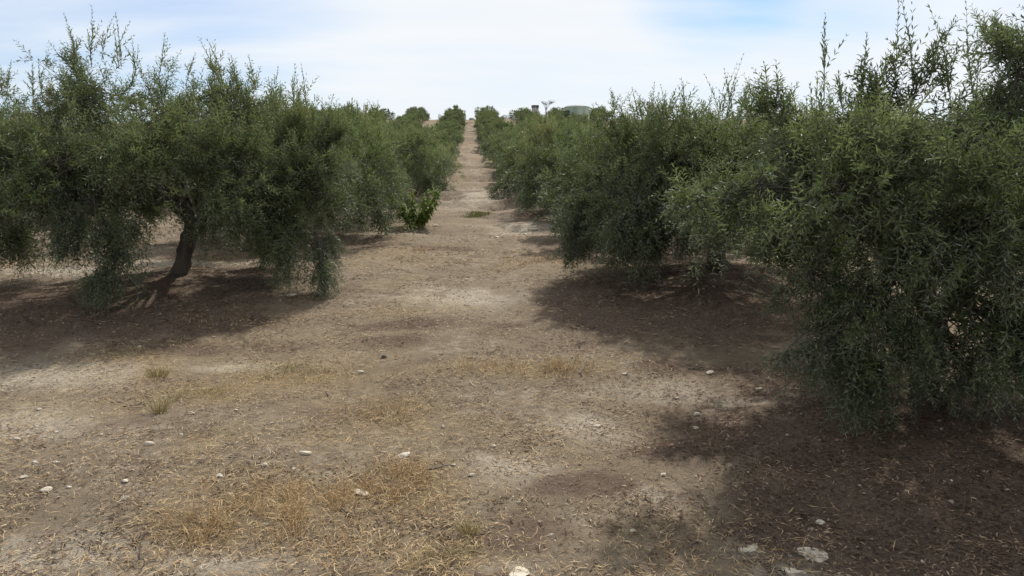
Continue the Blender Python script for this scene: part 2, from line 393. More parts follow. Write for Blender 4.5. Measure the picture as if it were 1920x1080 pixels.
Z = np.zeros((ny, nx, 4), np.float32); Z[..., 3] = 1
patchy = sstep(fbm(GX + 9, GY * 1.6, .55, 4), .12, .45)
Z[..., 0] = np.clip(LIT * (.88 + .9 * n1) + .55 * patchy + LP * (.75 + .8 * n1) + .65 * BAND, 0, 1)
Z[..., 1] = np.clip(field(GX, GY, 'sy') * (.8 + n1) + .35 * sstep(fbm(GX, GY, .35, 3), .0, .4) * (1 - LIT), 0, 1)
Z[..., 2] = palef(GX, GY)
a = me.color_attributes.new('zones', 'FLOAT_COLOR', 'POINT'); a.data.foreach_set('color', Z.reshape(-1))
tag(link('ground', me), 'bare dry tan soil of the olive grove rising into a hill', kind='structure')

# ------------------------------------------------------------------ olive crowns
UP = np.array([0, 0, 1.])
def leaves_on(P0, D, L, sag, K, ll, lw, ang, rs, tb, taper=.45, size_var=.2, bend=None):
    n = len(P0); t = np.linspace(.12, 1, K)[None, :, None]
    pos = P0[:, None] + D[:, None] * L[:, None, None] * t - UP * (sag * L)[:, None, None] * t * t
    T = nrm(D[:, None] - UP * (2 * sag)[:, None, None] * t)
    if bend is not None: pos = pos + bend[:, None] * L[:, None, None] * t**2; T = nrm(T + 2 * bend[:, None] * t)
    rv = rs.normal(size=(n, 1, 3)); A = nrm(np.cross(T, rv)); B = np.cross(T, A)
    phi = rs.uniform(0, 6.28, (n, 1)) + np.arange(K)[None] * (math.pi / 2) + rs.normal(0, .25, (n, K))
    S = np.cos(phi)[..., None] * A + np.sin(phi)[..., None] * B
    S = np.stack([S, -S], 2)                                        # n,K,2,3
    a = (ang + rs.normal(0, .22, (n, K, 2)))[..., None]
    l = nrm(T[:, :, None] * np.cos(a) + S * np.sin(a) + rs.normal(0, .12, S.shape))
    nn = nrm(T[:, :, None] - (T[:, :, None] * l).sum(-1, keepdims=True) * l)
    sz = (1 - taper * np.abs(np.linspace(-.35, 1, K))[None, :, None]**1.5) * rs.uniform(1 - size_var, 1 + size_var, (n, K, 2))
    ln = (ll * sz)[..., None]; wd = (lw * sz)[..., None]
    base = pos[:, :, None] + 0 * l
    wv = np.cross(nn, l)
    mid = base + l * ln * .5 + nn * ln * .04
    tip = base + l * ln - nn * ln * .08
    V = np.stack([base, mid + wv * wd * .5 + nn * wd * .12, tip, mid - wv * wd * .5 + nn * wd * .12], -2)  # n,K,2,4,3
    V = V.reshape(-1, 3); q = np.arange(len(V) // 4)[:, None] * 4 + np.array([0, 3, 2, 1])
    tt = np.clip(tb[:, None, None] + rs.normal(0, .14, (n, K, 2)), 0, .96)
    tt = np.where(rs.uniform(size=tt.shape) < .012, 1.0, tt)
    return V, q, tt.ravel(), pos
def crown(name, lobes, seed, bd=11.0, tpb=8, K=11, ll=.062, lw=.0125, shoots=(), nshoot=25, stems=True, twl=(.22, .42), fork=(0, 0, 1.2)):
    rs = np.random.RandomState(seed)
    S, E, DR, TB, LOW = [], [], [], [], []
    for (x, y, z, r, hang) in lobes:
        c = np.array([x, y, z]); nb = int(bd * r * r * 4)
        out = np.array([x, y, 0]); out = out / max(np.linalg.norm(out), .6)
        d = rs.normal(size=(nb, 3)); d = nrm(d)
        nsub = max(6, int(11 * r * r + 4)); sub = nrm(rs.normal(size=(nsub, 3))); d = nrm(sub[rs.randint(0, nsub, nb)] + rs.normal(0, .20, (nb, 3)))
        d = nrm(d * np.array([1, 1, .85]) + out * .45 + UP * (.25 if not hang else -.35))
        Lb = r * rs.uniform(.7, 1.12, nb)
        s = c + nrm(rs.normal(size=(nb, 3))) * r * rs.uniform(.05, .35, (nb, 1)) - d * r * .1
        dr = np.where(d[:, 2] < .35, .28, .05) * r + hang * .22
        S.append(s); E.append(d * Lb[:, None]); DR.append(np.full(nb, 0) + dr)
        TB.append(np.clip(rs.normal(.42, .15) + rs.normal(0, .08, nb), .08, .8)); LOW.append(np.full(nb, float(hang)))
    S = np.concatenate(S); E = np.concatenate(E); DR = np.concatenate(DR); TB = np.concatenate(TB); LOW = np.concatenate(LOW)
    nb = len(S); t = np.linspace(0, 1, 5)[None, :, None]
    BP = S[:, None] + E[:, None] * t - UP * DR[:, None, None] * t * t
    parts = []
    # twigs along the outer part of every branchlet
    tt = .3 + .7 * rs.uniform(0, 1.0, (nb, tpb))**.75; tt[:, 0] = 1.0
    P = S[:, None] + E[:, None] * tt[..., None] - UP * (DR[:, None] * tt**2)[..., None]
    tan = nrm(E[:, None] - UP * (2 * DR[:, None] * tt)[..., None])
    bias = np.where(LOW > .5, -.22, np.where(E[:, 2] > .15, .5, .05))[:, None, None]
    D = nrm(tan * .65 + rs.normal(0, .58, P.shape) + UP * bias)
    Lt = rs.uniform(*twl, (nb, tpb)); sag = np.where(D[..., 2] > .5, .03, rs.uniform(.15, .55, (nb, tpb)))
    P = P.reshape(-1, 3); D = D.reshape(-1, 3); Lt = Lt.ravel(); sag = sag.ravel()
    ok = P[:, 2] > .15
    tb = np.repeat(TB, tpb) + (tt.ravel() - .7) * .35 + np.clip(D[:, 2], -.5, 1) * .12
    P, D, Lt, sag, tb = P[ok], D[ok], Lt[ok], sag[ok], tb[ok]
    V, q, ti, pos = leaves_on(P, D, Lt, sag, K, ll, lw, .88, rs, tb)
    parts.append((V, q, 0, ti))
    if stems and stems != 'boughs':
        V, q = tubes(np.stack([pos[:, 0], pos[:, -1]], 1), np.broadcast_to(np.array([.0035, .0014]), (len(pos), 2)), 3); parts.append((V, q, 1, None))
    if stems:
        V, q = tubes(BP, np.broadcast_to(np.array([.011, .008, .006, .004, .002]), (nb, 5)), 3); parts.append((V, q, 1, None))
    # inner boughs from the fork to each lobe
    c = np.array([l[:3] for l in lobes if not l[4] and l[2] > 1.7]); f = np.array(fork)
    t4 = np.linspace(.12, 1, 6)[None, :, None]
    B = f + (c - f)[:, None] * t4 + UP * (np.sin(t4 * math.pi) * .30) + rs.normal(0, .04, (len(c), 6, 3))
    V, q = tubes(B, np.broadcast_to(np.linspace(.042, .012, 6), (len(c), 6)), 5); parts.append((V, q, 2, None))
    # upright water shoots
    sh = list(shoots)
    tops = [l for l in lobes if l[4] == 0 and l[2] > 2.0]
    for i in range(nshoot):
        l = tops[rs.randint(len(tops))]; a = rs.uniform(0, 6.28); rr = l[3] * math.sqrt(rs.uniform()) * .8
        zz = l[2] + math.sqrt(max(l[3]**2 - rr**2, 0)) * .75
        sh.append((l[0] + rr * math.cos(a), l[1] + rr * math.sin(a), zz, rs.uniform(.45, 1.0) * (.75 if l[2] < 2.6 else 1)))
    sh = np.array(sh, float)
    if len(sh):
        D = nrm(rs.normal(0, .17, (len(sh), 3)) + UP); bnd = rs.normal(0, .13, (len(sh), 3)) * np.array([1, 1, 0]); K2 = max(4, int(K * 1.9))
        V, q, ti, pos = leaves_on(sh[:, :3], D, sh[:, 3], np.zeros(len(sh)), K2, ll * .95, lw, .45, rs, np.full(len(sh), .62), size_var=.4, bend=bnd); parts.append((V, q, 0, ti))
        V, q = tubes(np.stack([sh[:, :3] + D * sh[:, 3:4] * u_ + bnd * sh[:, 3:4] * u_**2 for u_ in (0, .5, 1)], 1), np.broadcast_to(np.array([.007, .004, .0015]), (len(sh), 3)), 3); parts.append((V, q, 1, None))
        # side sprays low on each shoot
        ns = 4; u = rs.uniform(.05, .55, (len(sh), ns)); P = (sh[:, None, :3] + D[:, None] * sh[:, None, 3:4] * u[..., None]).reshape(-1, 3)
        D2 = nrm(np.repeat(D, ns, 0) * .9 + rs.normal(0, .4, (len(P), 3))); L2 = np.repeat(sh[:, 3], ns) * rs.uniform(.25, .45, len(P))
        V, q, ti, pos = leaves_on(P, D2, L2, np.zeros(len(P)), max(3, int(K * .8)), ll, lw, .5, rs, np.full(len(P), .58)); parts.append((V, q, 0, ti))
    V, Q, M, T = joinp(parts)
    return mesh_np(name, V, Q, [M_LEAF, M_TWIG, M_BARK], M, T)
def generic_lobes(seed, R=2.9, H=3.3):
    r = np.random.RandomState(seed); L = []
    a0 = r.uniform(0, 6.28)
    for i in range(8):
        a = a0 + i * .785 + r.normal(0, .12); q = R * r.uniform(.62, .74)
        L.append((q * math.cos(a), q * math.sin(a), H * r.uniform(.50, .62), R * r.uniform(.30, .37), 0))
        if r.uniform() < .85: L.append((q * 1.08 * math.cos(a + .3), q * 1.08 * math.sin(a + .3), H * r.uniform(.24, .33), R * r.uniform(.19, .25), 1))
    for i in range(5):
        a = a0 + .4 + i * 1.257 + r.normal(0, .2); q = R * r.uniform(.33, .48)
        L.append((q * math.cos(a), q * math.sin(a), H * r.uniform(.70, .80), R * r.uniform(.27, .35), 0))
    L.append((r.normal(0, .2), r.normal(0, .2), H * .72, R * .33, 0))
    return [(x * r.uniform(.92, 1.1), y * r.uniform(.92, 1.1), z * r.uniform(.9, 1.12), q_ * r.uniform(.82, 1.12), h) for x, y, z, q_, h in L]
def wobble_tube(P, R, sides, seed, amp=.16):
    P = np.array(P, float)[None]; R = np.array(R, float)[None]
    V, q = tubes(P, R, sides); k = P.shape[1]; V = V.reshape(k, sides, 3); rs = np.random.RandomState(seed)
    nz = rs.normal(0, amp, (k, sides)); nz = (nz + np.roll(nz, 1, 0)) / 1.4; fl = rs.normal(0, amp * .8, (1, sides))
    V = P[0][:, None] + (V - P[0][:, None]) * (1 + nz + fl)[..., None]
    return V.reshape(-1, 3), q
def smooth_path(pts, n):
    pts = np.array(pts, float); s = np.linspace(0, len(pts) - 1, n); i = np.clip(s.astype(int), 0, len(pts) - 2); f = (s - i)[:, None]
    p0 = pts[np.maximum(i - 1, 0)]; p1 = pts[i]; p2 = pts[i + 1]; p3 = pts[np.minimum(i + 2, len(pts) - 1)]
    return .5 * ((2*p1) + (-p0 + p2)*f + (2*p0 - 5*p1 + 4*p2 - p3)*f*f + (-p0 + 3*p1 - 3*p2 + p3)*f**3)
def trunk_mesh(name, path, r0, r1, seed, sides=12, n=14, flare=1.3):
    P = smooth_path(path, n); u = np.linspace(0, 1, n)
    R = (r0 + (r1 - r0) * u) * (1 + (flare - 1) * np.exp(-u * 9)) * (1 + .12 * np.exp(-((u - 1) / .12)**2))
    V, q = wobble_tube(P, R, sides, seed); top = len(V)
    V = np.concatenate([V, [P[-1] + (P[-1] - P[-2]) * .5]]); tr = [(top - sides + i, top - sides + (i + 1) % sides, top) for i in range(sides)]
    return mesh_np(name, V, q, [M_BARK], tris=tr, smooth=True)
def limb_mesh(path, r0, r1, seed, n=9, sides=8):
    P = smooth_path(path, n); V, q = wobble_tube(P, np.linspace(r0, r1, n), sides, seed, .08)
    return mesh_np('limb', V, q, [M_BARK], smooth=True)
TGROUP = 'olive trees planted in rows'
def build_tree(loc, rz, sc, label, trunk_path, r0, r1, limbs, crown_me, seed):
    t = empty('olive_tree', loc, rz, sc); tag(t, label, 'tree', TGROUP)
    link('trunk', trunk_mesh('trunk', trunk_path, r0, r1, seed), t)
    for i, lp in enumerate(limbs): link('limb', limb_mesh(lp, r1 * .78, r1 * .28, seed + i), t)
    tag(link('crown', crown_me, t), kind='stuff')
    return t

# --- the three large trees by the camera
L1_LOBES = [(-3.35, -.3, 2.95, .80, 0), (-2.25, .3, 2.75, .85, 0), (-1.25, -.2, 3.30, .95, 0), (-.25, .4, 3.0, .95, 0), (1.0, 0, 3.0, .85, 0), (2.0, .3, 2.6, .85, 0), (2.75, -.2, 2.25, .7, 0),
            (-3.5, 0, 1.9, .95, 0), (-2.4, -1.2, 2.1, 1.05, 0), (-1.1, -1.7, 2.1, 1.05, 0), (.3, -1.5, 2.25, .95, 0), (1.5, -1.3, 2.0, 1.0, 0), (2.5, -.6, 1.65, .85, 0),
            (-2.2, 1.6, 2.1, 1.1, 0), (0, 2.1, 2.3, 1.1, 0), (1.9, 1.6, 2.1, 1.0, 0), (-4.3, .6, 1.9, .9, 0),
            (-.40, -2.0, 1.15, .50, 1), (-.28, -2.1, .66, .40, 1), (-.45, -2.05, .42, .28, 1), (-.65, -1.9, 1.5, .6, 1), (-.45, -.5, 1.5, .5, 0), (-1.1, -1.1, 1.6, .7, 0), (-1.9, -1.0, 1.65, .65, 0), (1.0, -.9, 1.75, .6, 0), (1.6, -.7, 1.4, .75, 0), (2.0, -.5, 1.2, .7, 0), (-3.0, -.6, 1.5, .8, 0), (-.5, -1.2, 1.95, .6, 0), (-3.3, -.5, 1.15, .62, 1), (-2.4, -.6, 1.2, .5, 1), (-3.9, .4, 1.0, .6, 1), (2.3, -.9, 1.05, .62, 1), (2.85, -1.0, .85, .50, 1), (2.9, -1.1, .55, .3, 1),
            (1.7, .2, 1.1, .5, 1), (1.0, 1.6, 1.2, .6, 1), (-1.8, 1.8, 1.2, .6, 1)]
L1_SHOOT = [(-1.4, -.3, 4.0, .75), (-1.25, -.1, 4.0, .95), (-1.0, -.2, 4.0, .8), (-.75, 0, 3.9, .9), (-.5, 0, 3.7, .7), (-1.6, 0, 3.8, .6), (1.05, 0, 3.6, .75), (1.3, .1, 3.5, .6), (.9, 0, 3.6, .6), (1.65, 0, 3.5, .65), (-3.2, -.2, 3.5, .9), (-3.4, 0, 3.4, .7), (-2.9, 0, 3.4, .7), (-2.2, 0, 3.3, .7), (2.3, 0, 3.1, .7), (2.9, 0, 2.7, .7), (3.0, .2, 2.7, .6), (-.1, 0, 3.7, .8), (.3, .2, 3.6, .6)]
R1_LOBES = [(-2.0, -.3, 2.35, .60, 0), (-1.4, -.8, 2.35, .85, 0), (-1.4, .4, 2.95, .60, 0), (-.6, -.1, 3.0, .65, 0), (.3, .2, 2.95, .68, 0), (1.2, -.2, 2.95, .8, 0), (.72, .1, 3.55, .48, 0), (1.15, .2, 3.85, .6, 0), (2.0, .1, 3.7, .9, 0),
            (-.5, -1.3, 2.15, .9, 0), (.6, -1.4, 2.1, .9, 0), (1.7, -1.0, 2.2, 1.0, 0), (2.6, 0, 2.4, 1.1, 0), (-1.5, -.3, 1.5, .58, 0), (-1.0, -.7, 1.35, .7, 0), (-.3, -1.0, 1.25, .8, 0), (.6, -1.1, 1.4, .72, 0), (1.5, -1.0, 1.5, .75, 0), (2.4, -.6, 1.55, .85, 0),
            (-1.3, -.45, .95, .45, 1), (-.85, -.5, .82, .45, 1), (-.25, -.55, .9, .38, 1), (.1, -.5, .6, .28, 1), (1.1, -.4, 1.2, .42, 1), (2.1, -.3, 1.15, .5, 1), (-2.7, -.4, 2.2, .28, 0),
            (-1.3, 1.3, 2.0, .95, 0), (0, 1.8, 2.1, 1.1, 0), (1.6, 1.7, 2.2, 1.1, 0)]
R1_SHOOT = [(-1.35, .0, 3.2, .85), (-1.0, 0, 3.2, .7), (-.85, 0, 3.2, .55), (-.62, 0, 3.3, 1.0), (-.42, 0, 3.3, 1.05), (-.25, .1, 3.3, .8), (-.05, 0, 3.3, .85), (.25, 0, 3.2, .9), (.3, .1, 3.2, 1.15), (.45, 0, 3.2, .85), (-1.0, .3, 3.1, .45), (.8, 0, 3.3, .8), (1.0, 0, 3.5, 1.0), (-1.7, .2, 2.9, .5), (.05, .1, 3.2, .5)]
t = build_tree((*L1, gz(*L1) - .08), 0, 1, 'large leaning olive tree left of the lane with its dark trunk showing',
    [(0, 0, 0), (.12, 0, .37), (.245, .02, .75), (.38, .05, 1.12)], .125, .135,
    [[(.34, 0, 1.0), (.1, -.1, 1.3), (-.5, -.4, 1.8), (-1.2, -.8, 2.4)], [(.38, .05, 1.05), (.75, 0, 1.5), (1.1, -.2, 2.1), (1.3, -.2, 2.8)], [(.36, .05, 1.05), (.5, .5, 1.6), (.2, 1, 2.2)], [(.36, 0, 1.05), (.3, -.5, 1.6), (.2, -1.0, 2.2)]],
    crown('olive_crown', L1_LOBES, 21, bd=20, tpb=8, K=7, ll=.100, lw=.0225, shoots=L1_SHOOT, nshoot=40, fork=(.38, .05, 1.15), twl=(.22, .48)), 5)
t = build_tree((*R1, gz(*R1) - .08), 0, 1, 'nearest olive tree, cut by the right edge, its hanging branches almost touching the ground',
    [(0, 0, 0), (.03, 0, .35), (-.02, .02, .7), (.06, .05, 1.05)], .15, .15,
    [[(.03, 0, .95), (-.4, -.1, 1.4), (-1.0, -.3, 2.0), (-1.4, -.3, 2.5)], [(.05, .05, .95), (.5, .1, 1.5), (1.2, .1, 2.3), (1.5, .1, 3.1)], [(.05, .05, .95), (.1, .6, 1.5), (0, 1.2, 2.1)], [(.05, .05, .95), (.2, -.4, 1.5), (.2, -.9, 2.2)]],
    crown('olive_crown', R1_LOBES, 34, bd=21, tpb=9, K=8, twl=(.2, .46), ll=.086, lw=.0205, shoots=R1_SHOOT, nshoot=6), 15)
R2_L = [(x, y, (max(z, r * .8 + .95) + (.3 if x > -.9 else 0)) if h else (max(z, 1.85) if (x > -.9 and y < .8) else z), r, h) for x, y, z, r, h in generic_lobes(5, 3.2, 2.6) if not (h and x > -1.0 and y < .8)] + [(-2.7, -.5, 1.3, .6, 1), (-1.3, -1.5, 1.2, .5, 1), (-1.1, -1.7, 1.0, .35, 1), (-2.0, -1.2, 1.45, .8, 0), (-.3, -1.5, 1.85, .7, 0), (.9, -1.2, 1.9, .75, 0), (-1.3, -1.2, 2.2, .9, 0), (.2, -.9, 2.3, .9, 0)]
t = build_tree((*R2, gz(*R2) - .08), 0, 1, 'wide olive tree right of the lane just behind the nearest one, over a large shadow',
    [(0, 0, 0), (-.05, 0, .35), (-.03, .02, .7), (.02, .05, 1.1)], .17, .17,
    [[(0, 0, 1.0), (-.5, -.1, 1.4), (-1.3, -.3, 1.9)], [(0, .05, 1.0), (.5, .1, 1.5), (1.3, .1, 2.0)], [(0, .05, 1.0), (.1, .6, 1.5), (0, 1.2, 2.1)], [(0, .05, 1.0), (.1, -.5, 1.5), (.2, -1.2, 2.0)]],
    crown('olive_crown', R2_L, 55, bd=16, tpb=8, K=7, ll=.100, lw=.0225, shoots=[(.0, 0, 2.9, 1.25), (.1, .1, 2.9, 1.0), (-.1, 0, 2.9, .9), (.2, 0, 2.8, .8), (-.05, .1, 2.9, 1.1), (-.75, 0, 2.8, .65), (-.65, 0, 2.8, .5), (.75, 0, 2.8, .8), (.9, 0, 2.8, .85), (.6, .1, 2.8, .5), (-2.6, 0, 2.4, .5)], nshoot=42), 25)

# --- shared crowns for the rest of the grove
MIDC = [crown('olive_crown', generic_lobes(100 + i, 3.15, 2.85), 200 + i, bd=9.5, tpb=6, K=6, stems='boughs', ll=.135, lw=.034, nshoot=40, twl=(.24, .44)) for i in range(4)]
FARC = [crown('olive_crown', [(a * (1.12 if i_ % 3 else .86), b * (1.1 if i_ % 2 else .9), c * (1.0 + .16 * math.sin(i_ * 2.7 + i)), d * .92, e) for i_, (a, b, c, d, e) in enumerate(generic_lobes(120 + i, 3.1, 2.75))], 300 + i, bd=6, tpb=5, K=4, ll=.20, lw=.055, nshoot=45, stems=False, twl=(.2, .36)) for i in range(4)]
MIDT = [trunk_mesh('trunk', [(0, 0, 0), (.1 * a, 0, .4), (.25 * a, .1, 1.1)], .16, .15, 40 + k, 9, 8) for k, a in enumerate((-1, .6, 1.2))]
MIDLIMB = [[limb_mesh([(0, 0, .95), (math.cos(a) * .6, math.sin(a) * .6, 1.5), (math.cos(a) * 1.4, math.sin(a) * 1.4, 2.0)], .11, .04, 60 + k, 6, 6) for k, a in enumerate((.3, 2.3, 4.4))]]
# which of the others does the photograph show? (floating skyline, near to far)
sky_line = np.full(241, 1200.0)        # columns of 8 px
order = sorted([t for t in TREES if (t[0], t[1]) not in (L1, R1, R2)], key=lambda t: t[1])
ORD = ['first', 'second', 'third', 'fourth', 'fifth', 'sixth', 'seventh', 'eighth', 'ninth', 'tenth', 'eleventh', 'twelfth', 'thirteenth', 'fourteenth', 'fifteenth', 'sixteenth', 'seventeenth', 'eighteenth', 'nineteenth', 'twentieth',
       'twenty-first', 'twenty-second', 'twenty-third', 'twenty-fourth', 'twenty-fifth', 'twenty-sixth', 'twenty-seventh', 'twenty-eighth', 'twenty-ninth', 'thirtieth', 'thirty-first', 'thirty-second', 'thirty-third']
def cover(px, py, half):
    a = int(max(0, (px - half) // 8)); b = int(min(240, (px + half) // 8))
    return a, b
for x, y in (L1, R1, R2):
    px, py = project(x, y, gz(x, y) + 3.2); a, b = cover(px, py, pxscale(x, y, 1) * 2.5)
    if b >= a: sky_line[a:b+1] = np.minimum(sky_line[a:b+1], py)
tr_rs = np.random.RandomState(77); placed = 0
for (x, y, row, k) in order:
    g = gz(x, y); sc = tr_rs.uniform(.9, 1.1) * (1.0 if y < 60 else .93); rz = tr_rs.uniform(0, 6.28); v = tr_rs.randint(4)
    px, py = project(x, y, g + 3.3 * sc); s = pxscale(x, y, g + 2); half = 2.9 * s * sc
    if px + half < -40 or px - half > 1960:
        if not (y < 16 and 0): continue
    a, b = cover(px, py, half * .8)
    if b < a: continue
    vis = (sky_line[a:b+1] - py).max()
    lane = abs(row) == 1 or (abs(row) == 2 and y > 70)
    if y > 42 and vis < (2 if y < 175 else -3.5) and not lane: continue
    if not (abs(row) <= 2) and y > 24 and vis < -14: continue
    sky_line[a:b+1] = np.minimum(sky_line[a:b+1], py + .25 * s)
    sidew = 'right' if row > 0 else 'left'; rr = abs(row)
    n = k if row != -1 else k - 1
    if rr == 1:
        if n <= 14: lab = f'olive tree lining the {sidew} side of the lane, {ORD[n-1]} one counted up the hill'
        else: lab = f'small distant olive tree in the {sidew} row closing in on the narrow upper lane'
    elif y > 205: lab = f'tiny olive tree on the crest of the hill {sidew} of the lane'
    elif y < 42: lab = f'olive tree in the {ORD[rr-1]} row {sidew} of the lane, {ORD[k-1]} up the hill'
    else: lab = f'olive tree top rising among the crowns on the hillside {sidew} of the lane'
    t = empty('olive_tree', (x, y, g - .08), rz, sc); bx = sc * (1.12 if y > 30 else 1); t.scale = (bx * tr_rs.uniform(.95, 1.05), bx * tr_rs.uniform(.9, 1.1), sc * tr_rs.uniform(.88, 1.12)); tag(t, lab, 'tree', TGROUP)
    link('trunk', MIDT[v % 3], t)
    if y < 60:
        for lm in MIDLIMB[0]: link('limb', lm, t)
        tag(link('crown', MIDC[v], t), kind='stuff')
    else: tag(link('crown', FARC[v], t), kind='stuff')
    placed += 1
print('trees placed', placed)

# ------------------------------------------------------------------ leafy green sapling beside the lane
def broad_bush(px, py, h, wdt):
    x, y = hit(px, py); rs = np.random.RandomState(9)
    t = empty('fig_bush', (x, y, gz(x, y))); tag(t, 'bright green broad-leaved bush at the left edge of the lane under the olives', 'bush')
    n = 24; a = rs.uniform(0, 6.28, n); r = wdt * .5 * np.sqrt(rs.uniform(.05, 1, n))
    top = np.stack([r * np.cos(a), r * np.sin(a), h * rs.uniform(.35, .98, n)], 1)
    u = np.linspace(0, 1, 6)[None, :, None]
    P = top[:, None] * np.concatenate([u**.75, u**.75, u], -1)
    V, q = tubes(P, np.broadcast_to(np.linspace(.02, .006, 6), (n, 6)), 5)
    link('stems', mesh_np('stems', V, q, [M_TWIG], smooth=True), t)
    m = 90; uu = rs.uniform(.12, 1, (n, m)); base = top[:, None] * np.stack([uu**.75, uu**.75, uu], -1)
    an = rs.uniform(0, 6.28, (n, m)); base = base.reshape(-1, 3); an = an.ravel(); N_ = len(base)
    dirs = nrm(np.stack([np.cos(an), np.sin(an), rs.uniform(-1.1, .25, N_)], 1) + base * np.array([.4, .4, 0]))
    ln = rs.uniform(.09, .17, N_)[:, None]; wv = nrm(np.cross(dirs, UP)); nn = nrm(np.cross(wv, dirs)); nn = np.where(nn[:, 2:] < 0, -nn, nn); wv = np.cross(nn, dirs)
    st = base + dirs * .05
    a1 = st + dirs * ln * .35; a2 = st + dirs * ln * .7 - UP * ln * .08; tp = st + dirs * ln - UP * ln * .22; wd = ln * .22
    V = np.stack([st, a1 + wv * wd, a2 + wv * wd * .8, tp, a2 - wv * wd * .8, a1 - wv * wd], 1).reshape(-1, 3)
    i = np.arange(N_)[:, None] * 6; Q = np.concatenate([i + np.array([0, 5, 1, 1])[None], ])  # placeholder for indexing
    quads = np.concatenate([i + np.array([5, 4, 2, 1])]); tris = np.concatenate([i + np.array([0, 5, 1]), i + np.array([4, 3, 2])])
    tint = np.concatenate([np.clip(rs.normal(.5, .22, N_), 0, 1), np.clip(rs.normal(.5, .22, 2 * N_), 0, 1)])
    tag(link('foliage', mesh_np('foliage', V, quads, [M_FIG], tint=tint, tris=tris), t), kind='stuff')
broad_bush(783, 427, 1.5, 1.55)

# ------------------------------------------------------------------ things on the crest
def lathe(prof_, sides, mat, name, parent=None, jag=0, seed=0):
    rs = np.random.RandomState(seed); th = np.arange(sides) * 2 * math.pi / sides; V = []
    for i, (r, z) in enumerate(prof_):
        for a in th: V.append((r * math.cos(a), r * math.sin(a), z))
    k = len(prof_); Q = [(i * sides + s, i * sides + (s + 1) % sides, (i + 1) * sides + (s + 1) % sides, (i + 1) * sides + s) for i in range(k - 1) for s in range(sides)]
    return link(name, mesh_np(name, np.array(V), Q, [mat]), parent)
def wall_mat(name, c0, c1, c2, sc=1.2):
    m, t, o = newmat(name); tcn = N(t, 'ShaderNodeTexCoord'); mpn = N(t, 'ShaderNodeMapping'); t.links.new(tcn.outputs['Object'], mpn.inputs[0]); mpn.inputs['Scale'].default_value = (1.6, 1.6, .35)
    n = N(t, 'ShaderNodeTexNoise'); t.links.new(mpn.outputs[0], n.inputs['Vector']); n.inputs['Scale'].default_value = sc; n.inputs['Detail'].default_value = 7
    b = N(t, 'ShaderNodeBsdfPrincipled'); t.links.new(ramp(t, n.outputs['Fac'], [(.38, c0), (.52, c1), (.68, c2)]), b.inputs['Base Color']); b.inputs['Roughness'].default_value = .85
    t.links.new(b.outputs[0], o.inputs[0]); return m
M_CONC = wall_mat('stained_concrete', (.12, .10, .10), (.42, .40, .39), (.62, .60, .58))
M_DCONC = wall_mat('dark_concrete', (.05, .045, .045), (.09, .085, .08), (.16, .15, .14))
M_GTANK = wall_mat('green_metal_sheet', (.24, .30, .23), (.32, .38, .30), (.40, .46, .38), .35)
M_GRIM = wall_mat('grey_metal_rim', (.20, .22, .22), (.28, .30, .30), (.36, .38, .38))
def place_at(px, py, dist):
    d = ray(px, py); t = dist / d[1]; return d[0] * t, dist, CAM_Z + d[2] * t
x, y, z = place_at(1003.5, 197, 226); s = FPX / 226; g = gz(x, y); H = z - g; r = 6.6 / s
t = empty('water_tower', (x, y, g)); tag(t, 'small stained concrete water tower on the hilltop with a dark rim', 'water tower')
lathe([(r * .93, 0), (r * .93, H * .25), (r * .9, H * .55), (r * .95, H * .82)], 24, M_CONC, 'shaft', t)
lathe([(r * .96, H * .82), (r * 1.06, H * .85), (r * 1.06, H * .985), (r * .98, H * .985), (r * .98, H * .93), (.01, H * .92)], 24, M_DCONC, 'rim', t)
for a in range(8):
    th = a * math.pi / 4 + .2
    V, q = tubes(np.array([[(r * .95 * math.cos(th), r * .95 * math.sin(th), 0), (r * .95 * math.cos(th), r * .95 * math.sin(th), H * .82)]]), np.full((1, 2), .05), 4)
    link('rib', mesh_np('rib', V, q, [M_CONC]), t)
x, y, z = place_at(1082, 197, 205); s = FPX / 205; g = gz(x, y); H = z - g; r = 23 / s
t = empty('storage_tank', (x, y, g)); tag(t, 'wide round green water tank half hidden by olive tops on the crest', 'tank')
lathe([(r, 0), (r, H - .62)], 48, M_GTANK, 'tank_wall', t)
lathe([(r * 1.0, H - .62), (r * 1.02, H - .6), (r * 1.02, H - .48), (r * .99, H - .46), (r * .8, H - .2), (r * .5, H - .05), (.01, H)], 48, M_GRIM, 'roof', t)
for zz in (.3, .6):
    lathe([(r * 1.0, H * zz), (r * 1.006, H * zz + .03), (r * 1.006, H * zz + .12), (r, H * zz + .15)], 48, M_GTANK, 'hoop', t)
# bare airy tree beside the tower
x, y, z = place_at(1024, 190, 228); g = gz(x, y); H = z - g; rs = np.random.RandomState(4)
t = empty('bare_tree', (x, y, g)); tag(t, 'thin half-bare tree with a flat airy crown between the tower and the tank', 'tree')
link('trunk', limb_mesh([(0, 0, 0), (.1, 0, H * .3), (-.1, 0, H * .55), (0, 0, H * .72)], .16, .09, 3), t)
segs = []; tips = []
for i in range(9):
    a = rs.uniform(0, 6.28); r_ = rs.uniform(.8, 2.2); e = np.array([r_ * math.cos(a), r_ * math.sin(a), H * rs.uniform(.82, .97)])
    s0 = np.array([0, 0, H * rs.uniform(.4, .7)]); m_ = s0 * .45 + e * .55 + np.array([0, 0, .3]); segs.append([s0, (s0 + m_) / 2, m_, e]); 
    for j in range(7):
        e2 = e + np.array([rs.normal(0, .6), rs.normal(0, .6), rs.uniform(-.1, .5)]); segs.append([m_, (m_ + e) / 2, e * .7 + e2 * .3, e2]); tips.append(e2)
V, q = tubes(np.array(segs), np.broadcast_to(np.array([.05, .035, .025, .015]), (len(segs), 4)), 4)
link('branches', mesh_np('branches', V, q, [M_TWIG]), t)
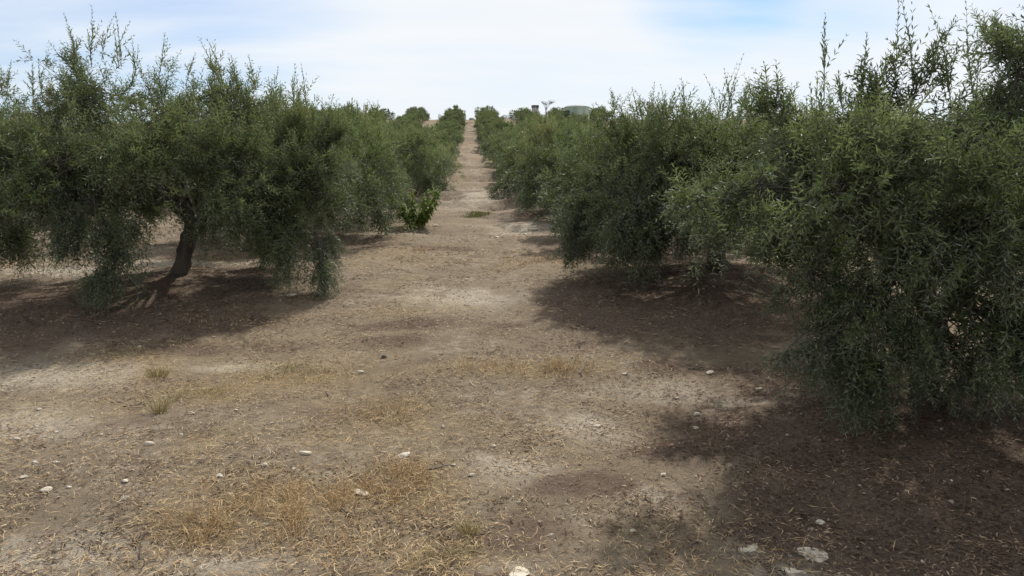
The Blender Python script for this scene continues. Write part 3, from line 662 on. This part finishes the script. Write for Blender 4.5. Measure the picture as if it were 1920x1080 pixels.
tips = np.array(tips); D = nrm(rs.normal(size=tips.shape) + UP * .6)
V, q, ti, _ = leaves_on(tips, D, np.full(len(tips), .4), np.zeros(len(tips)), 3, .16, .06, .7, rs, np.full(len(tips), .7))
tag(link('crown', mesh_np('crown', V, q, [M_SHRUB], tint=ti), t), kind='stuff')
# low shrubs and a spindly sapling on the crest
def shrub(px, py, dist, h, wdt, mat, label, seed, n=260, name='shrub'):
    x, y, z = place_at(px, py, dist); g = gz(x, y); rs = np.random.RandomState(seed)
    t = empty(name, (x, y, g)); tag(t, label, 'bush' if name == 'shrub' else 'sapling')
    d = nrm(rs.normal(size=(n, 3))) * rs.uniform(.3, 1, (n, 1)); P = d * np.array([wdt / 2, wdt / 2, h * .5]) + UP * h * .5
    D = nrm(d + UP * .5); V, q, ti, _ = leaves_on(P, D, np.full(n, .2), np.zeros(n), 3, .16, .05, .7, rs, np.full(n, .5))
    tag(link('foliage', mesh_np('foliage', V, q, [mat], tint=ti), t), kind='stuff')
    e = P[:9]; V, q = tubes(np.stack([e * 0, e * .5, e], 1), np.broadcast_to(np.array([.03, .02, .01]), (9, 3)), 4); link('stems', mesh_np('stems', V, q, [M_TWIG]), t)
shrub(824, 225, 232, 2.2, 1.0, M_LEAF, 'spindly sapling alone against the sky left of the lane', 6, 60, 'sapling')
shrub(948, 222, 228, 1.8, 3.0, M_SHRUB, 'low dark purplish shrub on the crest right of the lane end', 7)
shrub(960, 222, 230, 1.3, 2.4, M_SHRUB, 'low dark shrub on the crest at the foot of the end olive', 8)
shrub(884, 224, 234, 1.0, 1.8, M_LEAF, 'low green shrub on the crest straight above the top of the lane', 9)
# bare weed stalks and twigs on top of the nearer right crowns belong to the crowns

# ------------------------------------------------------------------ scattered litter and grass (uncountable)
def scatter(n, seed, y0=4.3, y1=26.0, xl=-12, xr=10):
    """points spread evenly over the picture's near ground"""
    rs = np.random.RandomState(seed)
    y = y0 * (y1 / y0)**(rs.uniform(size=n)**.85); hw = y * .70 + .8
    x = rs.uniform(-1, 1, n) * hw + y * .05
    return x, y, rs
def scraps(name, n, seed, mat, label, dens, tone, ll=(.035, .08), lw=(.007, .014), lift=.004, y1=26.0, tilt=.16):
    x, y, rs = scatter(n, seed, y1=y1); keep = rs.uniform(size=n) < dens(x, y); x, y = x[keep], y[keep]; n = len(x)
    z = ground(x, y) + lift + rs.uniform(0, .008, n); a = rs.uniform(0, 6.28, n)
    far = 1 + .55 * sstep(y, 8, 22)
    l = rs.uniform(*ll, n) * far; w_ = rs.uniform(*lw, n) * far
    d = nrm(np.stack([np.cos(a), np.sin(a), rs.normal(0, tilt, n)], 1)); sd_ = nrm(np.stack([-np.sin(a), np.cos(a), rs.normal(0, .5, n)], 1))
    c = np.stack([x, y, z + np.abs(d[:, 2]) * l * .5], 1); bend = rs.uniform(-.2, .2, n)[:, None] * sd_ * l[:, None] + UP * rs.uniform(0, .1, (n, 1)) * l[:, None]
    V = np.stack([c - d * l[:, None] / 2, c + bend + sd_ * w_[:, None] / 2, c + d * l[:, None] / 2, c + bend - sd_ * w_[:, None] / 2], 1).reshape(-1, 3)
    q = np.arange(n)[:, None] * 4 + np.array([0, 1, 2, 3])
    me = mesh_np(name, V, q, [mat], tint=np.clip(tone(x, y, rs), 0, 1))
    tag(link(name, me), label, kind='stuff')
def litf(x, y): return tree_fields(x, y)[1]
scraps('fallen_twigs', 9000, 44, M_LITTER, 'thin dark fallen twigs mixed into the litter', lambda x, y: np.clip(.25 + .7 * litf(x, y), 0, 1), lambda x, y, r: r.normal(.25, .16, len(x)), ll=(.10, .30), lw=(.004, .008), lift=.012, y1=20)
scraps('leaf_litter', 170000, 1, M_LITTER, 'dry fallen olive leaves scattered over the soil, thickest under the trees',
       lambda x, y: np.clip(.28 + .62 * litf(x, y) + 1.1 * fbm(x, y, 1.1, 4), .05, 1),
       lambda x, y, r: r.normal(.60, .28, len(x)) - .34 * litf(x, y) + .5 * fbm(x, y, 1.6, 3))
scraps('dead_grass_stalks', 80000, 2, M_STRAW, 'short broken stalks of dead grass lying on the soil',
       lambda x, y: np.clip(.28 + .7 * field(x, y, 'sy') + .7 * fbm(x + 4, y, .5, 3) - .5 * litf(x, y), .02, 1),
       lambda x, y, r: r.normal(.62, .22, len(x)), ll=(.05, .16), lw=(.003, .006), tilt=.2, lift=.008, y1=22)
def grass(name, n, seed, mat, label, dens, hh, tone=.55, y1=24.0, lean=.35, wd=.0045, pts=None):
    x, y, rs = scatter(n, seed, y1=y1) if pts is None else (*pts, np.random.RandomState(seed))
    d_ = dens(x, y); keep = rs.uniform(size=len(x)) < d_; x, y = x[keep], y[keep]; n = len(x)
    z = ground(x, y); a = rs.uniform(0, 6.28, n); h = rs.uniform(*hh, n) * (.55 + .6 * d_[keep]); far = 1 + .7 * sstep(y, 8, 20)
    ln = rs.uniform(.1, 1, n) * lean; c = np.stack([x, y, z - .01], 1); dv = np.stack([np.cos(a) * ln, np.sin(a) * ln, np.ones(n)], 1)
    a2 = rs.uniform(0, 6.28, n); sd_ = np.stack([np.cos(a2), np.sin(a2), 0 * a2], 1) * (wd * far)[:, None] * .5
    m_ = c + dv * (h * .55)[:, None]; tip = c + dv * h[:, None] + np.stack([np.cos(a), np.sin(a), -.5 + 0 * a], 1) * (h * ln * .5)[:, None]
    V = np.stack([c - sd_, c + sd_, m_ + sd_ * .8, m_ - sd_ * .8, tip], 1).reshape(-1, 3); i = np.arange(n)[:, None] * 5
    me = mesh_np(name, V, i + np.array([0, 1, 2, 3]), [mat], tris=i + np.array([3, 2, 4]), tint=np.clip(np.tile(rs.normal(tone, .2, n), 2), 0, 1))
    tag(link(name, me), label, kind='stuff')
def in_patches(kinds, n, seed):
    rs = np.random.RandomState(seed); P = [p for p in PATCH if p[4] in kinds]
    wt = np.array([p[2] * p[3] * p[5] / (1 + (p[1] / 14)**2) for p in P]); k = rs.choice(len(P), n, p=wt / wt.sum())
    A = np.array([p[:4] for p in P])[k]; return A[:, 0] + rs.normal(0, .62, n) * A[:, 2], A[:, 1] + rs.normal(0, .62, n) * A[:, 3]
def clump(x, y, s=3.0): return sstep(fbm(x + 3, y - 8, s, 3), -.25, .35)
grass('dry_grass', 160000, 5, M_STRAW, 'thin tan and orange dry grass standing in patches on the lane', lambda x, y: np.clip(field(x, y, 's')**1.3 * (.15 + .85 * clump(x, y)), 0, 1), (.06, .21), wd=.005, lean=.85, pts=in_patches('s', 15000, 15))
grass('yellow_grass', 70000, 6, M_GREYGRASS, 'low yellow-green grass in faded patches on the lane', lambda x, y: np.clip(field(x, y, 'y')**1.3 * (.2 + .8 * clump(x, y)), 0, 1), (.04, .14), wd=.0045, lean=.9, pts=in_patches('y', 13000, 16))
grass('sparse_grass', 60000, 8, M_STRAW, 'sparse single dry grass blades all over the bare soil', lambda x, y: np.clip(.10 + .5 * fbm(x, y, .4, 3), .0, .5) * (1 - .8 * litf(x, y)), (.03, .10))
cx, cy, rx, ry = to_world(893, 405, 16, 3); rs = np.random.RandomState(3); n = 900
grass('green_grass', 0, 9, M_GREEN, 'small fresh green grass patch in the middle of the lane', lambda x, y: np.full_like(x, .9), (.03, .10), wd=.011, pts=(cx + rs.normal(0, rx * .7, n), cy + rs.normal(0, ry * .8, n) + rs.choice([-.3, 0, .25], n) * ry))

# ------------------------------------------------------------------ stones
def rock_mesh(seed, mat, name='stone'):
    import bmesh
    bm = bmesh.new(); bmesh.ops.create_icosphere(bm, subdivisions=2, radius=.5); rs = np.random.RandomState(seed)
    pl = nrm(rs.normal(size=(9, 3))); off = rs.uniform(.26, .42, 9)
    for v in bm.verts:
        p = np.array(v.co)
        for n_, o_ in zip(pl, off):
            dd = p @ n_ - o_
            if dd > 0: p = p - n_ * dd
        h = p * 3.1 + seed * 1.7
        v.co = p * (1 + rs.normal(0, .02) + .16 * math.sin(h[0] * 1.3 + 2 * math.sin(h[1])) + .12 * math.sin(h[1] * 2.1 + h[0]))
    me = bpy.data.meshes.new(name); bm.to_mesh(me); bm.free(); me.materials.append(mat); return me
ROCKS = [rock_mesh(i, M_STONE) for i in range(7)]; DROCK = rock_mesh(20, M_DSTONE); CLOD = rock_mesh(22, M_CLOD)
STONES = [  # px, py, width px, flatness, label
 (32, 824, 14, .5, 'small white stone by the left edge, upper of the edge stones'), (47, 895, 20, .4, 'flat white stone near the left edge, level with the dry grass top'),
 (88, 920, 24, .35, 'long pale stone near the left edge below the flat white one'), (235, 903, 20, .5, 'rounded grey-white stone left of the orange grass'),
 (281, 834, 24, .6, 'angular pale stone beside dark twigs left of centre'), (571, 851, 26, .5, 'bright oblong white stone in the middle of the foreground'),
 (756, 857, 28, .55, 'broad white stone above the tallest orange grass'), (497, 874, 14, .9, 'small upright white stone left of the oblong one'),
 (552, 880, 12, .7, 'little white stone just below the oblong one'), (360, 777, 14, .5, 'small white stone right of the broken twigs'),
 (830, 802, 12, .9, 'small pointed white stone standing right of centre, upper of two'), (830, 816, 10, .5, 'small white stone just below the pointed one'),
 (675, 924, 44, .2, 'long flat pale rock lying among the orange grass'), (232, 936, 20, .6, 'pinkish pale stone left of the orange grass'),
 (412, 894, 18, .4, 'flat tan stone at the upper edge of the orange grass'), (75, 768, 12, .5, 'small white pebble on the bare clay at left'),
 (885, 892, 16, .6, 'chipped pale stone right of the orange grass'), (925, 838, 14, .6, 'small pale stone in the middle of the lane'),
 (677, 698, 18, .4, 'flat white stone at the end of the yellow grass strip'), (850, 873, 10, .8, 'tiny white stone left of the chipped one'),
 (105, 867, 14, .4, 'flat greyish stone near the left, right one of a pair'), (66, 867, 14, .4, 'flat greyish stone near the left, left one of a pair'),
 (262, 651, 10, .7, 'small white stone below the left olive shadow'), (510, 794, 9, .6, 'tiny pale stone in the matted straw'),
 (442, 770, 11, .7, 'small pale stone among dead stalks'), (130, 914, 14, .5, 'small pale stone right of the long one near the left edge'),
 (172, 782, 10, .5, 'tiny white stone on the clay right of the small pebble'), (105, 811, 12, .5, 'small pale stone on grey clay at left'),
 (340, 816, 10, .6, 'tiny white stone below the broken twigs'), (1334, 700, 20, .5, 'brown oblong stone on the right side of the lane'),
 (1270, 748, 12, .7, 'small round white stone right of the lane middle'), (1306, 779, 16, .8, 'white knobbly stone on bare clay left of the nearest olive'),
 (1422, 731, 18, .5, 'grey stone on bare clay next to the hanging branches'), (1170, 702, 12, .5, 'small pale stone at the right end of the orange grass strip'),
 (1032, 1005, 14, .7, 'small white stone among dark litter at the bottom'), (1187, 997, 16, .5, 'tan stone among fallen leaves at the bottom'),
 (1540, 981, 22, .5, 'pale stone in the shade of the nearest olive'), (1245, 891, 14, .6, 'small stone at the edge of the nearest olive shadow'),
 (1216, 841, 8, .7, 'tiny white stone above the shadow edge'), (1305, 803, 14, .6, 'grey-tan stone just below the knobbly white one'),
 (1119, 800, 16, .5, 'pale crusted stone in the right half of the lane'), (1395, 1032, 66, .10, 'broad pale rock slab showing through litter, left one of the bottom right pair'),
 (1528, 1034, 90, .10, 'largest pale rock slab showing through the litter at bottom right'), (1497, 1074, 70, .10, 'pale rock slab cut by the bottom edge below the largest slab'),
 (962, 1073, 80, .10, 'pale rock slab cut by the bottom edge near the middle'), (546, 555, 24, .4, 'flat pale stone in the shade at the right of the left olive'),
 (1000, 432, 24, .4, 'flat pale stone on the bank right of the lane, past the second olive'),
 (932, 446, 14, .5, 'small pale stone in the lane below the flat bank stone'), (985, 441, 12, .5, 'small pale stone under the flat bank stone'),
 (875, 525, 9, .6, 'tiny stone in the middle of the lane between the two big olives'), (818, 424, 14, .5, 'pale stone just right of the green bush'),
 (890, 739, 8, .6, 'tiny stone below the orange grass strip'), (1090, 765, 10, .5, 'small pale stone on the clay left of the round white one')]
srs = np.random.RandomState(12)
def place_stone(px, py, wpx, fl, label, me, name='stone', cat='stone'):
    x, y = hit(px, py); g = gz(x, y); s = .82 * wpx / pxscale(x, y, g)
    o = link(name, me, None, (x, y, g + (s * fl * .22 if fl > .15 else -s * fl * .18))); o.scale = (s * 1.15, s * srs.uniform(.6, .9), s * fl * (1.0 if fl > .3 else .9)); o.rotation_euler = (srs.normal(0, .12) * min(1, fl * 2), srs.normal(0, .12) * min(1, fl * 2), srs.uniform(-.6, .6))
    tag(o, label, cat, 'pale stones lying on the lane')
for i, (px, py, wp, fl, lab) in enumerate(STONES): place_stone(px, py, wp, fl, lab, ROCKS[i % 7])
place_stone(720, 671, 15, .7, 'blackish stone on the grey soil in the middle of the lane', DROCK)
# pebbles too small to pick out
x, y, rs = scatter(5200, 31, y1=30); base = np.array([v.co for v in ROCKS[2].vertices]); 
import bmesh
bm = bmesh.new(); bmesh.ops.create_icosphere(bm, subdivisions=1, radius=.5); PV = np.array([v.co for v in bm.verts]); PF = np.array([[v.index for v in f.verts] for f in bm.faces]); bm.free()
keep = rs.uniform(size=len(x)) < .22 + .7 * palef(x, y); x, y = x[keep], y[keep]; n = len(x)
s = (rs.pareto(2.6, n) * .009 + .007).clip(0, .04) * (1 + .4 * sstep(y, 8, 22)); a = rs.uniform(0, 6.28, n)
jit = rs.uniform(.75, 1.2, (n, len(PV), 1)); P = PV[None] * jit * np.array([1, .75, .5]) * s[:, None, None]
R = np.stack([np.cos(a), -np.sin(a), np.sin(a), np.cos(a)], 1).reshape(n, 2, 2); P[..., :2] = np.einsum('nij,nkj->nki', R, P[..., :2])
P = P + np.stack([x, y, ground(x, y) + s * .1], 1)[:, None]
F = (PF[None] + (np.arange(n) * len(PV))[:, None, None]).reshape(-1, 3)
tag(link('pebbles', mesh_np('pebbles', P.reshape(-1, 3), None, [M_STONE], tris=F)), 'tiny pale pebbles and crumbs of clay strewn over the soil', kind='stuff')

x, y, rs = scatter(13000, 61, y1=24); keep = rs.uniform(size=len(x)) < np.clip(.5 + .9 * fbm(x, y, 1.3, 3), .05, 1); x, y = x[keep], y[keep]; n = len(x)
s = (rs.pareto(2.4, n) * .009 + .010).clip(0, .06); a = rs.uniform(0, 6.28, n)
P = PV[None] * rs.uniform(.7, 1.25, (n, len(PV), 1)) * np.array([1, .8, .6]) * s[:, None, None]
R = np.stack([np.cos(a), -np.sin(a), np.sin(a), np.cos(a)], 1).reshape(n, 2, 2); P[..., :2] = np.einsum('nij,nkj->nki', R, P[..., :2])
P = P + np.stack([x, y, ground(x, y) + s * .05], 1)[:, None]
F = (PF[None] + (np.arange(n) * len(PV))[:, None, None]).reshape(-1, 3)
tag(link('soil_clods', mesh_np('soil_clods', P.reshape(-1, 3), None, [M_CLOD], tris=F)), 'small crumbled clods of dry soil strewn over the lane', kind='stuff')

# ------------------------------------------------------------------ sticks
def stick(px0, py0, px1, py1, rad, mat, label, lift=0.0, name='stick', forks=1, seed=0):
    x0, y0 = hit(px0, py0); z0 = gz(x0, y0); rs = np.random.RandomState(seed)
    if lift:                         # stands up out of the ground: same distance, real height
        s = pxscale(x0, y0, z0); e = np.array([(px1 - px0) / s, .05, (py0 - py1) / s])
    else:
        x1, y1 = hit(px1, py1); e = np.array([x1 - x0, y1 - y0, gz(x1, y1) - z0 + .02])
    P = np.linspace(0, 1, 7)[:, None] * e[None]; L = np.linalg.norm(e); P[1:-1] += rs.normal(0, .025, (5, 3)) * L; P[:, 2] += rad * .8
    V, q = wobble_tube(P, np.linspace(rad, rad * .5, 7), 6, seed, .1); parts = [(V, q, 0, None)]
    for f in range(forks):
        i = rs.randint(2, 5); d = nrm(e + rs.normal(0, .5, 3) * L) * L * rs.uniform(.25, .4); d[2] = abs(d[2]) * .5
        V, q = tubes(np.array([[P[i], P[i] + d * .5, P[i] + d]]), np.array([[rad * .5, rad * .4, rad * .2]]), 5); parts.append((V, q, 0, None))
    V, Q, M_, T_ = joinp(parts)
    o = link(name, mesh_np(name, V, Q, [mat], smooth=True), None, (x0, y0, z0)); tag(o, label, 'stick', 'dead sticks on the ground')
stick(1086, 700, 1101, 677, .012, M_STICK, 'bleached stick standing slanted in the orange grass strip', 1, forks=1, seed=2)
stick(232, 762, 286, 761, .010, M_DSTICK, 'dark fallen stick lying beside the dry tuft at left', seed=3)
stick(636, 955, 668, 974, .008, M_DSTICK, 'thin grey stick lying slanted in the orange grass', seed=5)
stick(261, 1056, 260, 1026, .010, M_DSTICK, 'stubby grey twig sticking up at the bottom left', 1, forks=0, seed=6)
stick(612, 738, 621, 749, .008, M_DSTICK, 'small black curved twig in the middle of the lane', seed=7)
stick(1862, 772, 1895, 778, .010, M_DSTICK, 'thin branch lying on bare soil right of the nearest trunk', seed=8)
stick(800, 880, 852, 878, .008, M_DSTICK, 'thin straight stick lying right of the broad white stone', seed=9, forks=0)
stick(1290, 692, 1320, 693, .012, M_DSTICK, 'dark twig lying just above the brown oblong stone', seed=10)
stick(890, 726, 880, 716, .007, M_STICK, 'short pale twig below the orange grass strip', seed=11, forks=0)
stick(1318, 520, 1350, 519, .02, M_DSTICK, 'dark branch lying on sunlit soil beside the second right trunk', seed=12)
def tuft(px, py, h, n, mat, label, seed, spread=.07):
    x, y = hit(px, py); g = gz(x, y); rs = np.random.RandomState(seed); a = rs.uniform(0, 6.28, n); r = rs.uniform(0, spread, n)
    P0 = np.stack([r * np.cos(a), r * np.sin(a), 0 * a], 1); ln = rs.uniform(.1, .9, n)
    E = np.stack([np.cos(a) * ln, np.sin(a) * ln, rs.uniform(.5, 1, n)], 1) * h
    P = np.stack([P0, P0 + E * .5, P0 + E * .9 - UP * (ln * h * .12)[:, None]], 1)
    V, q = tubes(P, np.broadcast_to(np.array([.004, .003, .001]), (n, 3)), 3)
    o = link('grass_tuft', mesh_np('grass_tuft', V, q, [mat], tint=np.clip(rs.normal(.5, .25, len(q)), 0, 1)), None, (x, y, g)); tag(o, label, 'grass tuft', 'dry grass tufts standing apart')
tuft(298, 774, .24, 60, M_GREYGRASS, 'stiff straw-coloured grass tuft beside the dark fallen stick', 1)
tuft(296, 706, .16, 60, M_GREYGRASS, 'tan grass tuft at the edge of the pale clay strip left of the lane', 2, .12)
tuft(770, 431, .30, 90, M_GREYGRASS, 'pale dry grass tuft at the foot of the bright green bush', 4, .5)
tuft(880, 1000, .15, 60, M_GREYGRASS, 'greenish grass tuft at the bottom right of the orange grass', 3)
